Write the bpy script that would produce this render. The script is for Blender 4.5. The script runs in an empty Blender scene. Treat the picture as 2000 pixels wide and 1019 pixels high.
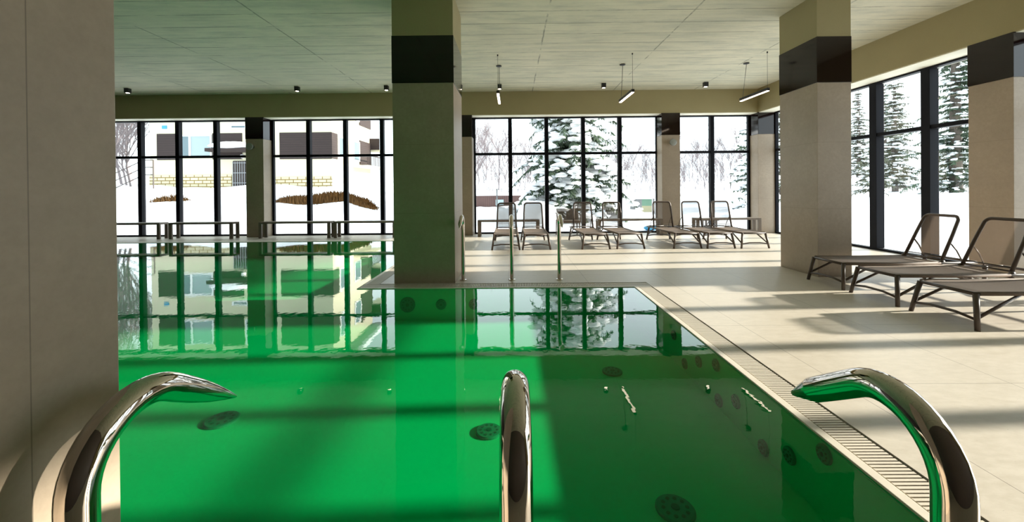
import bpy, bmesh, math, random
from mathutils import Vector, Matrix
random.seed(7)
SC = bpy.context.scene
COL = SC.collection

# ------------------------------------------------------------------ camera
FPX = 780.0
cam_d = bpy.data.cameras.new('camera')
cam = bpy.data.objects.new('camera', cam_d); COL.objects.link(cam)
cam_d.sensor_fit = 'HORIZONTAL'; cam_d.sensor_width = 36.0
cam_d.lens = 36.0 * FPX / 2000.0
cam_d.shift_x = (1000.0 - 996.44) / 2000.0
cam_d.shift_y = -(509.5 - 372.77) / 2000.0
cam_d.clip_start = 0.05; cam_d.clip_end = 600
right = Vector((0.99993782, 0.00667896, -0.00892979))
up = Vector((0.00889904, 0.00461971, 0.99994973))
fwd = Vector((-0.00671988, 0.99996702, -0.00455998))
m = Matrix((right, up, -fwd)).transposed().to_4x4()
m.translation = Vector((0, 0, 1.4))
cam.matrix_world = m
SC.camera = cam

# ------------------------------------------------------------------ view, sky, sun
SC.view_settings.view_transform = 'Standard'
SC.view_settings.look = 'None'
SC.view_settings.exposure = 0.5
SC.view_settings.gamma = 1.0
SC.view_settings.use_curve_mapping = False
SC.cycles.caustics_reflective = False
SC.cycles.caustics_refractive = False
SC.cycles.max_bounces = 10
SC.cycles.diffuse_bounces = 6
SC.cycles.transparent_max_bounces = 24
SC.cycles.sample_clamp_indirect = 6.0

SKY_STRENGTH = 2.3
SUN_STRENGTH = 10.0
wd = bpy.data.worlds.new('world'); SC.world = wd; wd.use_nodes = True
bg = wd.node_tree.nodes['Background']
bg.inputs[0].default_value = (0.80, 0.915, 0.97, 1); bg.inputs[1].default_value = SKY_STRENGTH
sun_d = bpy.data.lights.new('sun', 'SUN'); sun_d.energy = SUN_STRENGTH; sun_d.angle = 0.022
sun_d.color = (1.0, 0.93, 0.80)
sun = bpy.data.objects.new('sun', sun_d); COL.objects.link(sun)
sun.rotation_euler = Vector((1.0, 0.045, 0.31)).to_track_quat('Z', 'Y').to_euler()
sun.location = (40, 2, 14)

# ------------------------------------------------------------------ node helpers
def new_mat(name):
    mt = bpy.data.materials.new(name); mt.use_nodes = True
    nt = mt.node_tree; b = nt.nodes['Principled BSDF']
    return mt, nt, b
def N(nt, t, **kw):
    n = nt.nodes.new(t)
    for k, v in kw.items(): setattr(n, k, v)
    return n
def mth(nt, op, a, b=None, c=None, clamp=False):
    n = N(nt, 'ShaderNodeMath', operation=op); n.use_clamp = clamp
    for i, v in enumerate((a, b, c)):
        if v is None: continue
        if isinstance(v, (int, float)): n.inputs[i].default_value = v
        else: nt.links.new(v, n.inputs[i])
    return n.outputs[0]
def mixc(nt, f, a, b, bt='MIX'):
    n = N(nt, 'ShaderNodeMix', data_type='RGBA', blend_type=bt)
    for i, v in ((0, f), (6, a), (7, b)):
        if isinstance(v, (int, float)): n.inputs[i].default_value = v
        elif isinstance(v, tuple): n.inputs[i].default_value = (v[0], v[1], v[2], 1)
        else: nt.links.new(v, n.inputs[i])
    return n.outputs[2]
def noise(nt, vec, scale, detail=4, rough=0.55, sx=(1, 1, 1)):
    mp = N(nt, 'ShaderNodeMapping'); mp.inputs['Scale'].default_value = sx
    nt.links.new(vec, mp.inputs[0])
    n = N(nt, 'ShaderNodeTexNoise'); n.inputs['Scale'].default_value = scale
    n.inputs['Detail'].default_value = detail; n.inputs['Roughness'].default_value = rough
    nt.links.new(mp.outputs[0], n.inputs['Vector'])
    return n.outputs['Fac']
def ramp(nt, v, stops):
    n = N(nt, 'ShaderNodeValToRGB'); e = n.color_ramp.elements
    while len(e) < len(stops): e.new(0.5)
    for i, (p, c) in enumerate(stops):
        e[i].position = p; e[i].color = (c[0], c[1], c[2], 1) if isinstance(c, tuple) else (c, c, c, 1)
    nt.links.new(v, n.inputs[0]); return n.outputs[0]
def worldpos(nt): return N(nt, 'ShaderNodeNewGeometry').outputs['Position']
def objpos(nt): return N(nt, 'ShaderNodeTexCoord').outputs['Object']
def sep(nt, v):
    n = N(nt, 'ShaderNodeSeparateXYZ'); nt.links.new(v, n.inputs[0]); return n.outputs
def line_mask(nt, coord, period, phase, half):
    """1 within `half` metres of the lines coord = phase + k*period"""
    a = mth(nt, 'SUBTRACT', coord, phase - period / 2)
    b = mth(nt, 'FLOORED_MODULO', a, period)
    c = mth(nt, 'ABSOLUTE', mth(nt, 'SUBTRACT', b, period / 2))
    return mth(nt, 'LESS_THAN', c, half)
def bump(nt, b, h, dist, strength=1.0):
    n = N(nt, 'ShaderNodeBump'); n.inputs['Distance'].default_value = dist; n.inputs['Strength'].default_value = strength
    nt.links.new(h, n.inputs['Height']); nt.links.new(n.outputs[0], b.inputs['Normal']); return n
def plain(name, col, rough=0.5, metal=0.0, var=0.0, vscale=6.0, spec=None):
    mt, nt, b = new_mat(name)
    b.inputs['Roughness'].default_value = rough; b.inputs['Metallic'].default_value = metal
    if spec is not None: b.inputs['Specular IOR Level'].default_value = spec
    if var:
        f = noise(nt, objpos(nt), vscale, 5)
        c = mixc(nt, f, tuple(x * (1 - var) for x in col), tuple(min(1, x * (1 + var)) for x in col))
        nt.links.new(c, b.inputs['Base Color'])
    else: b.inputs['Base Color'].default_value = (*col, 1)
    return mt

# ------------------------------------------------------------------ materials
M = {}
def mk_tile_wall(name, col, zj=(1.03, 0.02), yj=None, xj=None):
    mt, nt, b = new_mat(name); p = worldpos(nt); s = sep(nt, p)
    f1 = noise(nt, p, 1.6, 6, 0.6); f2 = noise(nt, p, 22, 6, 0.7); f3 = noise(nt, p, 90, 3, 0.6)
    c = mixc(nt, ramp(nt, f1, [(0.3, 0.0), (0.7, 1.0)]), tuple(x * 0.84 for x in col), tuple(x * 1.1 for x in col))
    c = mixc(nt, ramp(nt, f2, [(0.35, 0.5), (0.65, 0.0)]), c, tuple(x * 0.72 for x in col))
    c = mixc(nt, mth(nt, 'MULTIPLY', f3, 0.35), c, tuple(x * 1.25 for x in col))
    k = line_mask(nt, s[2], zj[0], zj[1], 0.0015)
    if yj is not None: k = mth(nt, 'MAXIMUM', k, line_mask(nt, s[1], 9.0, yj, 0.0012))
    c = mixc(nt, mth(nt, 'MULTIPLY', k, 0.55), c, tuple(x * 0.3 for x in col))
    nt.links.new(c, b.inputs['Base Color']); b.inputs['Roughness'].default_value = 0.42
    b.inputs['Specular IOR Level'].default_value = 0.35
    bump(nt, b, f2, 0.002, 0.4)
    return mt
M['tile'] = mk_tile_wall('grey_beige_wall_tile', (0.37, 0.295, 0.22))
M['tile_joint'] = mk_tile_wall('grey_beige_wall_tile_with_joint', (0.37, 0.295, 0.22), (3.0, -0.5), 0.715)

mt, nt, b = new_mat('gloss_brown_band'); M['band'] = mt
b.inputs['Base Color'].default_value = (0.010, 0.0045, 0.004, 1); b.inputs['Roughness'].default_value = 0.07
b.inputs['Specular IOR Level'].default_value = 0.45

mt, nt, b = new_mat('ochre_plaster'); M['plaster'] = mt
p = worldpos(nt); f1 = noise(nt, p, 1.1, 5); f2 = noise(nt, p, 60, 4)
c = mixc(nt, f1, (0.33, 0.28, 0.145), (0.41, 0.35, 0.19)); c = mixc(nt, mth(nt, 'MULTIPLY', f2, 0.3), c, (0.26, 0.22, 0.11))
nt.links.new(c, b.inputs['Base Color']); b.inputs['Roughness'].default_value = 0.8; bump(nt, b, f2, 0.002, 0.5)

mt, nt, b = new_mat('board_formed_concrete'); M['concrete'] = mt
p = worldpos(nt); s = sep(nt, p)
f1 = noise(nt, p, 0.35, 5, 0.6); f2 = noise(nt, p, 3.0, 6, 0.7, (0.35, 1.6, 1)); f3 = noise(nt, p, 40, 4)
c = mixc(nt, ramp(nt, f1, [(0.35, 0.0), (0.65, 1.0)]), (0.56, 0.54, 0.40), (0.69, 0.65, 0.49))
c = mixc(nt, ramp(nt, f2, [(0.35, 0.45), (0.55, 0.0)]), c, (0.30, 0.33, 0.27))
c = mixc(nt, mth(nt, 'MULTIPLY', f3, 0.25), c, (0.68, 0.67, 0.6))
# board rows along X, 0.5 m deep, board ends staggered from row to row; joints fade in and out
wob = mth(nt, 'MULTIPLY', mth(nt, 'SUBTRACT', noise(nt, p, 1.3, 5, 0.7), 0.5), 0.05)
yy = mth(nt, 'ADD', s[1], wob); xx = mth(nt, 'ADD', s[0], wob)
row = line_mask(nt, yy, 0.5, 0.19, 0.011)
rowfine = line_mask(nt, yy, 0.125, 0.03, 0.004)
ends = line_mask(nt, xx, 2.45, 0.62, 0.014)
g1 = ramp(nt, noise(nt, p, 0.9, 4, 0.7), [(0.38, 0.0), (0.52, 1.0)])
g2 = ramp(nt, noise(nt, p, 1.7, 4, 0.7, (1, 1, 1.3)), [(0.44, 0.0), (0.56, 1.0)])
k = mth(nt, 'MAXIMUM', mth(nt, 'MULTIPLY', row, g1), mth(nt, 'MULTIPLY', ends, g2))
k = mth(nt, 'MAXIMUM', mth(nt, 'MULTIPLY', k, 0.62), mth(nt, 'MULTIPLY', rowfine, mth(nt, 'MULTIPLY', g2, 0.3)))
chips = ramp(nt, noise(nt, p, 14, 6, 0.8, (0.5, 2.2, 1)), [(0.66, 0.0), (0.70, 0.5)])
k = mth(nt, 'MAXIMUM', k, mth(nt, 'MULTIPLY', chips, g2))
c = mixc(nt, k, c, (0.10, 0.11, 0.085))
nt.links.new(c, b.inputs['Base Color']); b.inputs['Roughness'].default_value = 0.85
bump(nt, b, f2, 0.006, 0.4)

mt, nt, b = new_mat('beige_floor_tile'); M['floor'] = mt
p = worldpos(nt); s = sep(nt, p)
f1 = noise(nt, p, 1.2, 5, 0.6); f2 = noise(nt, p, 14, 6, 0.7, (0.6, 1.4, 1)); f3 = noise(nt, p, 55, 3, 0.6, (0.5, 1.3, 1))
c = mixc(nt, f1, (0.55, 0.495, 0.42), (0.625, 0.565, 0.485))
c = mixc(nt, ramp(nt, f2, [(0.38, 0.4), (0.6, 0.0)]), c, (0.44, 0.385, 0.305))
c = mixc(nt, ramp(nt, f3, [(0.70, 0.0), (0.74, 0.6)]), c, (0.26, 0.21, 0.15))
k = mth(nt, 'MAXIMUM', line_mask(nt, s[0], 1.192, 2.305, 0.0022), line_mask(nt, s[1], 1.215, 4.05, 0.0022))
c = mixc(nt, mth(nt, 'MULTIPLY', k, 0.75), c, (0.12, 0.10, 0.075))
nt.links.new(c, b.inputs['Base Color']); b.inputs['Specular IOR Level'].default_value = 0.4
nt.links.new(ramp(nt, f2, [(0.3, 0.34), (0.7, 0.48)]), b.inputs['Roughness'])
bump(nt, b, mth(nt, 'SUBTRACT', f2, mth(nt, 'MULTIPLY', k, 1.0)), 0.0015, 0.5)

M['dark_wall'] = plain('dark_brown_plaster', (0.075, 0.055, 0.045), 0.7, var=0.2)
M['soffit'] = plain('cream_window_soffit', (0.86, 0.83, 0.68), 0.7)
M['frame'] = plain('black_window_frame', (0.005, 0.005, 0.008), 0.55, spec=0.12)
M['grate'] = plain('pale_plastic_grate', (0.62, 0.56, 0.47), 0.5, var=0.12, vscale=3)
M['coping'] = plain('pale_stone_coping', (0.66, 0.60, 0.51), 0.45, var=0.12, vscale=9)
M['gap'] = plain('dark_drain_channel', (0.13, 0.095, 0.065), 0.8)
M['chrome'] = plain('polished_steel', (0.58, 0.53, 0.47), 0.035, 1.0)
M['brown'] = plain('brown_lounger_frame', (0.075, 0.052, 0.04), 0.42, var=0.1)
M['bench'] = plain('brown_grey_bench_board', (0.16, 0.125, 0.095), 0.5, var=0.2)
M['black'] = plain('matt_black_metal', (0.01, 0.01, 0.011), 0.5)
M['wire'] = plain('steel_cable', (0.12, 0.12, 0.11), 0.4, 0.6)
M['white_frame'] = plain('white_window_frame', (0.8, 0.82, 0.82), 0.5)
M['bark'] = plain('rough_bark', (0.10, 0.08, 0.065), 0.9, var=0.4, vscale=12)
M['twig'] = plain('haze_tinted_twigs', (0.21, 0.175, 0.18), 0.9, var=0.35, vscale=1)  # paleness of hazy, overexposed distance is put into the twig colour
M['rail_dark'] = plain('dark_iron', (0.05, 0.035, 0.03), 0.5)
M['needle'] = plain('dark_spruce_needles', (0.05, 0.082, 0.045), 0.8, var=0.7, vscale=3)
M['needle_pale'] = plain('olive_spruce_needles', (0.11, 0.115, 0.075), 0.8, var=0.7, vscale=3)
M['snowcap'] = plain('soft_snow', (0.90, 0.92, 0.95), 0.7)
M['tuft'] = plain('dry_orange_grass', (0.17, 0.078, 0.018), 0.9, var=0.97, vscale=5)
M['blue'] = plain('blue_plastic', (0.03, 0.25, 0.45), 0.4)
M['green_board'] = plain('green_board', (0.12, 0.22, 0.15), 0.7)
M['yellow_board'] = plain('ochre_board', (0.33, 0.30, 0.18), 0.7)
M['grey_board'] = plain('weathered_grey_board', (0.18, 0.18, 0.18), 0.8, var=0.3)
M['steelgrey'] = plain('grey_metal_roof', (0.25, 0.26, 0.27), 0.6, var=0.2)

def boards(name, col, period, axis=2, dark=0.35):
    mt, nt, b = new_mat(name); p = worldpos(nt); s = sep(nt, p)
    f = noise(nt, p, 6, 5, 0.6, (0.4, 0.4, 3))
    c = mixc(nt, f, tuple(x * 0.7 for x in col), tuple(x * 1.3 for x in col))
    c = mixc(nt, line_mask(nt, s[axis], period, 0, period * 0.07), c, tuple(x * dark for x in col))
    nt.links.new(c, b.inputs['Base Color']); b.inputs['Roughness'].default_value = 0.8
    return mt
M['wood'] = boards('dark_brown_boarding', (0.026, 0.014, 0.012), 0.14)
M['fence_wood'] = boards('red_brown_fence_boards', (0.085, 0.045, 0.04), 0.16, 0)
M['cream'] = plain('cream_render', (0.60, 0.56, 0.41), 0.9, var=0.08, vscale=0.6)
mt, nt, b = new_mat('yellow_stone_courses'); M['brick'] = mt
br = N(nt, 'ShaderNodeTexBrick'); br.inputs['Scale'].default_value = 1.0
br.inputs['Brick Width'].default_value = 0.5; br.inputs['Row Height'].default_value = 0.19; br.inputs['Mortar Size'].default_value = 0.025
br.inputs['Color1'].default_value = (0.56, 0.52, 0.37, 1); br.inputs['Color2'].default_value = (0.48, 0.43, 0.29, 1); br.inputs['Mortar'].default_value = (0.20, 0.13, 0.03, 1)
s = sep(nt, worldpos(nt)); cb = N(nt, 'ShaderNodeCombineXYZ'); nt.links.new(mth(nt, 'ADD', s[0], s[1]), cb.inputs[0]); nt.links.new(s[2], cb.inputs[1])
nt.links.new(cb.outputs[0], br.inputs['Vector']); nt.links.new(br.outputs[0], b.inputs['Base Color']); b.inputs['Roughness'].default_value = 0.9
M['pane_far'] = plain('blue_grey_window_glass', (0.12, 0.17, 0.19), 0.1)
M['curtain'] = plain('pale_curtained_glass', (0.28, 0.35, 0.37), 0.15)

# snow ground
mt, nt, b = new_mat('snow'); M['snow'] = mt
p = worldpos(nt); f = noise(nt, p, 1.2, 6, 0.6)
nt.links.new(mixc(nt, f, (0.84, 0.87, 0.93), (0.93, 0.94, 0.96)), b.inputs['Base Color']); b.inputs['Roughness'].default_value = 0.85
bump(nt, b, f, 0.15, 0.6)

# clear window glass: transmits straight through, reflects by Fresnel
def clear_glass(name, tint, f0, power=5.0):
    mt = bpy.data.materials.new(name); mt.use_nodes = True; nt = mt.node_tree
    for n in list(nt.nodes):
        if n.type != 'OUTPUT_MATERIAL': nt.nodes.remove(n)
    out = [n for n in nt.nodes if n.type == 'OUTPUT_MATERIAL'][0]
    tr = N(nt, 'ShaderNodeBsdfTransparent'); tr.inputs[0].default_value = (*tint, 1)
    gl = N(nt, 'ShaderNodeBsdfGlossy'); gl.inputs['Roughness'].default_value = 0.0
    # Schlick reflectance, the same from both sides of the sheet
    ge = N(nt, 'ShaderNodeNewGeometry'); fr = N(nt, 'ShaderNodeVectorMath', operation='DOT_PRODUCT')
    nt.links.new(ge.outputs['Incoming'], fr.inputs[0]); nt.links.new(ge.outputs['Normal'], fr.inputs[1])
    cc = mth(nt, 'SUBTRACT', 1.0, mth(nt, 'ABSOLUTE', fr.outputs['Value']), clamp=True)
    ff = mth(nt, 'MULTIPLY_ADD', mth(nt, 'POWER', cc, power), 1 - f0, f0)
    mx = N(nt, 'ShaderNodeMixShader'); nt.links.new(ff, mx.inputs[0])
    nt.links.new(tr.outputs[0], mx.inputs[1]); nt.links.new(gl.outputs[0], mx.inputs[2]); nt.links.new(mx.outputs[0], out.inputs[0])
    return mt, nt, gl, fr
M['glass'] = clear_glass('window_glass', (0.95, 0.965, 0.96), 0.02)[0]
mt, nt, gl, fr = clear_glass('green_pool_water', (0.004, 0.66, 0.36), 0.0, 4.15); M['water'] = mt
p = worldpos(nt)
hh = mth(nt, 'ADD', noise(nt, p, 5.0, 3, 0.5), mth(nt, 'MULTIPLY', noise(nt, p, 22, 2, 0.5), 0.12))
bn = N(nt, 'ShaderNodeBump'); bn.inputs['Distance'].default_value = 0.0006; bn.inputs['Strength'].default_value = 1.0
nt.links.new(hh, bn.inputs['Height']); nt.links.new(bn.outputs[0], gl.inputs['Normal']); nt.links.new(bn.outputs[0], fr.inputs[1])

mt, nt, b = new_mat('pale_pool_lining'); M['pool'] = mt
p = worldpos(nt); f = noise(nt, p, 1.5, 5); f2 = noise(nt, p, 30, 4)
c = mixc(nt, f, (0.62, 0.80, 0.58), (0.70, 0.88, 0.66)); c = mixc(nt, mth(nt, 'MULTIPLY', f2, 0.15), c, (0.5, 0.7, 0.5))
nt.links.new(c, b.inputs['Base Color']); b.inputs['Roughness'].default_value = 0.7
M['jet'] = plain('dull_plastic_fitting', (0.16, 0.30, 0.26), 0.5)
M['jet_dark'] = plain('fitting_slots', (0.06, 0.13, 0.11), 0.6)

def sling(name, col, see):
    mt, nt, b = new_mat(name); out = [n for n in nt.nodes if n.type == 'OUTPUT_MATERIAL'][0]
    f = noise(nt, objpos(nt), 60, 2); nt.links.new(mixc(nt, f, tuple(x * 0.85 for x in col), tuple(x * 1.15 for x in col)), b.inputs['Base Color'])
    b.inputs['Roughness'].default_value = 0.7
    tl = N(nt, 'ShaderNodeBsdfTranslucent'); tl.inputs[0].default_value = (*col, 1)
    m0 = N(nt, 'ShaderNodeMixShader'); m0.inputs[0].default_value = 0.3
    nt.links.new(b.outputs[0], m0.inputs[1]); nt.links.new(tl.outputs[0], m0.inputs[2])
    tr = N(nt, 'ShaderNodeBsdfTransparent'); mx = N(nt, 'ShaderNodeMixShader'); mx.inputs[0].default_value = see
    nt.links.new(m0.outputs[0], mx.inputs[1]); nt.links.new(tr.outputs[0], mx.inputs[2]); nt.links.new(mx.outputs[0], out.inputs[0])
    return mt
M['seat_mesh'] = sling('taupe_woven_seat', (0.235, 0.18, 0.145), 0.03)
M['back_mesh'] = sling('taupe_see_through_mesh', (0.155, 0.115, 0.088), 0.36)

def emis(name, col, s):
    mt, nt, b = new_mat(name); b.inputs['Base Color'].default_value = (*col, 1)
    b.inputs['Emission Color'].default_value = (*col, 1); b.inputs['Emission Strength'].default_value = s; return mt
M['lamp_glow'] = emis('warm_lamp_diffuser', (1.0, 0.80, 0.60), 6.0)
M['spot_glow'] = emis('warm_spot_lens', (1.0, 0.86, 0.66), 8.0)
mt, nt, b = new_mat('ribbed_glass_shade'); M['shade_glass'] = mt
b.inputs['Base Color'].default_value = (0.5, 0.52, 0.48, 1); b.inputs['Roughness'].default_value = 0.15; b.inputs['Transmission Weight'].default_value = 0.5

# ------------------------------------------------------------------ mesh helpers
class MB:
    def __init__(s): s.v = []; s.f = []; s.mi = []; s.cur = 0
    def add(s, vs, fs):
        o = len(s.v); s.v += [tuple(x) for x in vs]
        for f in fs: s.f.append(tuple(i + o for i in f)); s.mi.append(s.cur)
    def box(s, x0, y0, z0, x1, y1, z1):
        if x0 > x1: x0, x1 = x1, x0
        if y0 > y1: y0, y1 = y1, y0
        if z0 > z1: z0, z1 = z1, z0
        s.add([(x0, y0, z0), (x1, y0, z0), (x1, y1, z0), (x0, y1, z0), (x0, y0, z1), (x1, y0, z1), (x1, y1, z1), (x0, y1, z1)],
              [(0, 3, 2, 1), (4, 5, 6, 7), (0, 1, 5, 4), (1, 2, 6, 5), (2, 3, 7, 6), (3, 0, 4, 7)])
    def quad(s, a, b, c, d): s.add([a, b, c, d], [(0, 1, 2, 3)])
    def tube(s, pts, r, n=12, caps=True, sy=1.0):
        """swept tube; r a number or a list of radii"""
        pts = [Vector(p) for p in pts]; rs = r if isinstance(r, (list, tuple)) else [r] * len(pts)
        t0 = (pts[1] - pts[0]).normalized()
        ref = Vector((0, 0, 1)) if abs(t0.z) < 0.9 else Vector((1, 0, 0))
        nrm = (ref - t0 * ref.dot(t0)).normalized()
        vs = []
        for i, p in enumerate(pts):
            a = pts[i] - pts[i - 1] if i else pts[1] - pts[0]
            b = pts[i + 1] - pts[i] if i < len(pts) - 1 else pts[i] - pts[i - 1]
            t = (a.normalized() + b.normalized()).normalized()
            nrm = (nrm - t * nrm.dot(t)).normalized(); bi = t.cross(nrm)
            for k in range(n):
                an = 2 * math.pi * k / n
                vs.append(p + (nrm * math.cos(an) + bi * math.sin(an) * sy) * rs[i])
        fs = []
        for i in range(len(pts) - 1):
            for k in range(n):
                k2 = (k + 1) % n; fs.append((i * n + k, i * n + k2, (i + 1) * n + k2, (i + 1) * n + k))
        if caps: fs.append(tuple(range(n - 1, -1, -1))); fs.append(tuple((len(pts) - 1) * n + k for k in range(n)))
        s.add(vs, fs)
    def cyl(s, c, r0, r1, z0, z1, n=24):
        s.tube([(c[0], c[1], z0), (c[0], c[1], z1)], [r0, r1], n)
    def lathe(s, c, prof, axis='z', n=24):
        vs = []; fs = []
        for (r, z) in prof:
            for k in range(n):
                a = 2 * math.pi * k / n; u, w = r * math.cos(a), r * math.sin(a)
                vs.append({'z': (c[0] + u, c[1] + w, c[2] + z), 'x': (c[0] + z, c[1] + u, c[2] + w), 'y': (c[0] + u, c[1] + z, c[2] + w)}[axis])
        for i in range(len(prof) - 1):
            for k in range(n):
                k2 = (k + 1) % n; fs.append((i * n + k, i * n + k2, (i + 1) * n + k2, (i + 1) * n + k))
        fs.append(tuple(range(n - 1, -1, -1))); fs.append(tuple((len(prof) - 1) * n + k for k in range(n)))
        s.add(vs, fs)
    def blob(s, c, rx, ry, rz, n=10, m=6, jit=0.15, rng=random):
        vs = []; fs = []
        for i in range(m + 1):
            t = math.pi * i / m
            for k in range(n):
                a = 2 * math.pi * k / n; j = 1 + rng.uniform(-jit, jit)
                vs.append((c[0] + rx * math.sin(t) * math.cos(a) * j, c[1] + ry * math.sin(t) * math.sin(a) * j, c[2] + rz * math.cos(t) * j))
        for i in range(m):
            for k in range(n):
                k2 = (k + 1) % n; fs.append((i * n + k, (i + 1) * n + k, (i + 1) * n + k2, i * n + k2))
        s.add(vs, fs)
    def build(s, name, mats, parent=None, smooth=False, bevel=0.0, loc=None):
        me = bpy.data.meshes.new(name); me.from_pydata(s.v, [], s.f)
        mats = mats if isinstance(mats, (list, tuple)) else [mats]
        for x in mats: me.materials.append(x)
        if len(mats) > 1: me.polygons.foreach_set('material_index', s.mi)
        if smooth: me.polygons.foreach_set('use_smooth', [True] * len(me.polygons))
        me.update()
        o = bpy.data.objects.new(name, me); COL.objects.link(o)
        if parent: o.parent = parent
        if loc: o.location = loc
        if bevel:
            bv = o.modifiers.new('bevel', 'BEVEL'); bv.width = bevel; bv.segments = 2; bv.limit_method = 'ANGLE'
        return o
def fix_normals(o):
    bm = bmesh.new(); bm.from_mesh(o.data); bmesh.ops.recalc_face_normals(bm, faces=bm.faces); bm.to_mesh(o.data); bm.free(); return o
def tag(o, label=None, cat=None, group=None, kind=None):
    for k, v in (('label', label), ('category', cat), ('group', group), ('kind', kind)):
        if v: o[k] = v
    return o
def empty(name, loc=(0, 0, 0), rz=0.0, label=None, cat=None, group=None, kind=None):
    o = bpy.data.objects.new(name, None); COL.objects.link(o); o.location = loc; o.rotation_euler = (0, 0, rz); o.empty_display_size = 0.1
    return tag(o, label, cat, group, kind)
def copy_tree(o, parent=None):
    c = o.copy(); COL.objects.link(c)
    if parent: c.parent = parent
    for ch in list(o.children): copy_tree(ch, c)
    return c
def one_box(name, mat, x0, y0, z0, x1, y1, z1, parent=None, bevel=0.0):
    b = MB(); b.box(x0, y0, z0, x1, y1, z1); return b.build(name, mat, parent, bevel=bevel)

# ------------------------------------------------------------------ room dimensions
XL, XR = -13.7, 7.94          # left wall face, right window plane
YN, YF = -1.3, 12.57          # back wall face, far window plane
XB, YB = 7.44, 12.15          # inner faces of the beams over the windows
ZC = 4.37                     # ceiling
ZB = 3.665                    # underside of the beams
PX0, PX1, PXA = -12.4, 1.72, -2.25   # pool: left edge, right edge, edge of the far arm
PY0, PY1, PY2 = 1.14, 5.70, 11.08    # pool: near edge, inner step, far edge
G = 0.25                      # width of the overflow gutter
ZW, ZP = -0.014, -0.46        # water level, pool bottom

# ------------------------------------------------------------------ shell
def struct(o): o['kind'] = 'structure'; return o
b = MB()
b.box(XL, YN, -0.6, XR + 0.2, PY0 - G, 0)
b.box(PX1 + G, PY0 - G, -0.6, XR + 0.2, PY1 + G, 0)
b.box(PXA + G, PY1 + G, -0.6, XR + 0.2, YF + 0.2, 0)
b.box(XL, PY2 + 0.2, -0.6, PXA + G, YF + 0.2, 0)
b.box(XL, PY0 - G, -0.6, PX0 - G, PY2 + 0.2, 0)
struct(b.build('floor', M['floor']))
struct(one_box('ceiling', M['concrete'], XL - .2, YN - .2, ZC, XR + 0.4, YF + 0.4, ZC + 0.3))
struct(one_box('wall_left', M['dark_wall'], XL - 0.2, YN, 0, XL, YF + 0.2, ZC))
struct(one_box('wall_back', M['dark_wall'], XL, YN - 0.2, 0, XR + 0.2, YN, ZC))
# beams above the windows
struct(one_box('trim_1', M['plaster'], XL, YB, ZB, XR + 0.25, YF + 0.25, ZC))
struct(one_box('trim_2', M['plaster'], XB, YN, ZB, XR + 0.25, YB, ZC))
# pale boards lining the underside of the beams
struct(one_box('trim_3', M['soffit'], XL, YB + .03, ZB - .012, XB + .03, YF + .25, ZB))
struct(one_box('trim_4', M['soffit'], XB + .03, YN, ZB - .012, XR + .25, YF + .25, ZB))

# windows ------------------------------------------------------------
def window(idx, axis, a0, a1, bars, plane, sgn, z0=0.0, z1=3.69):
    """axis 'x': wall plane y=plane, runs a0..a1 in x; axis 'y': wall plane x=plane"""
    w = empty('window_%d' % idx); struct(w)
    D, W = (0.13, 0.06) if axis == 'x' else (0.16, 0.085)
    def bx(mb, u0, u1, v0, v1, d0, d1):
        if axis == 'x': mb.box(u0, plane + d0, v0, u1, plane + d1, v1)
        else: mb.box(plane + d0, u0, v0, plane + d1, u1, v1)
    f = MB()
    J = 0.055
    bx(f, a0, a0 + J, z0, z1, -.005, .09); bx(f, a1 - J, a1, z0, z1, -.005, .09)
    bx(f, a0 + J, a1 - J, z0, z0 + 0.045, -.03, .10); bx(f, a0 + J, a1 - J, z1 - 0.075, z1, -.03, .10)
    f.build('frame', M['frame'], w, bevel=0.004)
    for q in bars:
        f = MB(); bx(f, q - W, q + W, z0 + 0.045, z1 - 0.075, -.045, D - .03); f.build('mullion', M['frame'], w, bevel=0.004)
    ed = [a0 + J] + list(bars) + [a1 - J]
    for i in range(len(ed) - 1):
        l = ed[i] + (W if i else 0); r = ed[i + 1] - (W if i + 1 < len(ed) - 1 else 0)
        f = MB(); bx(f, l, r, 2.47, 2.545, -.03, D - .04); f.build('transom', M['frame'], w, bevel=0.003)
        for (v0, v1) in ((z0 + 0.045, 2.47), (2.545, z1 - 0.075)):
            f = MB(); bx(f, l, r, v0, v1, 0.03, 0.045)
            # one surface only: a thin sheet so that light passes once through the tint
            g = MB()
            if axis == 'x': g.quad((l, plane + .035, v0), (r, plane + .035, v0), (r, plane + .035, v1), (l, plane + .035, v1))
            else: g.quad((plane + .035, l, v0), (plane + .035, r, v0), (plane + .035, r, v1), (plane + .035, l, v1))
            g.build('pane', M['glass'], w)
    return w
window(1, 'x', -13.55, -8.13, [-12.98, -11.775, -10.575, -9.367], YF, 1)
window(2, 'x', -7.60, -1.92, [-6.43, -5.269, -4.11, -2.97], YF, 1)
window(3, 'x', -1.22, 4.56, [-0.073, 1.069, 2.22, 3.365], YF, 1)
window(4, 'x', 5.06, 7.44, [6.249], YF, 1)
window(5, 'y', 6.57, 12.16, [7.697, 8.812, 9.93, 11.04], XR, 1)
window(6, 'y', 0.40, 5.98, [1.52, 2.64, 3.75, 4.87], XR, 1)

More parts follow.
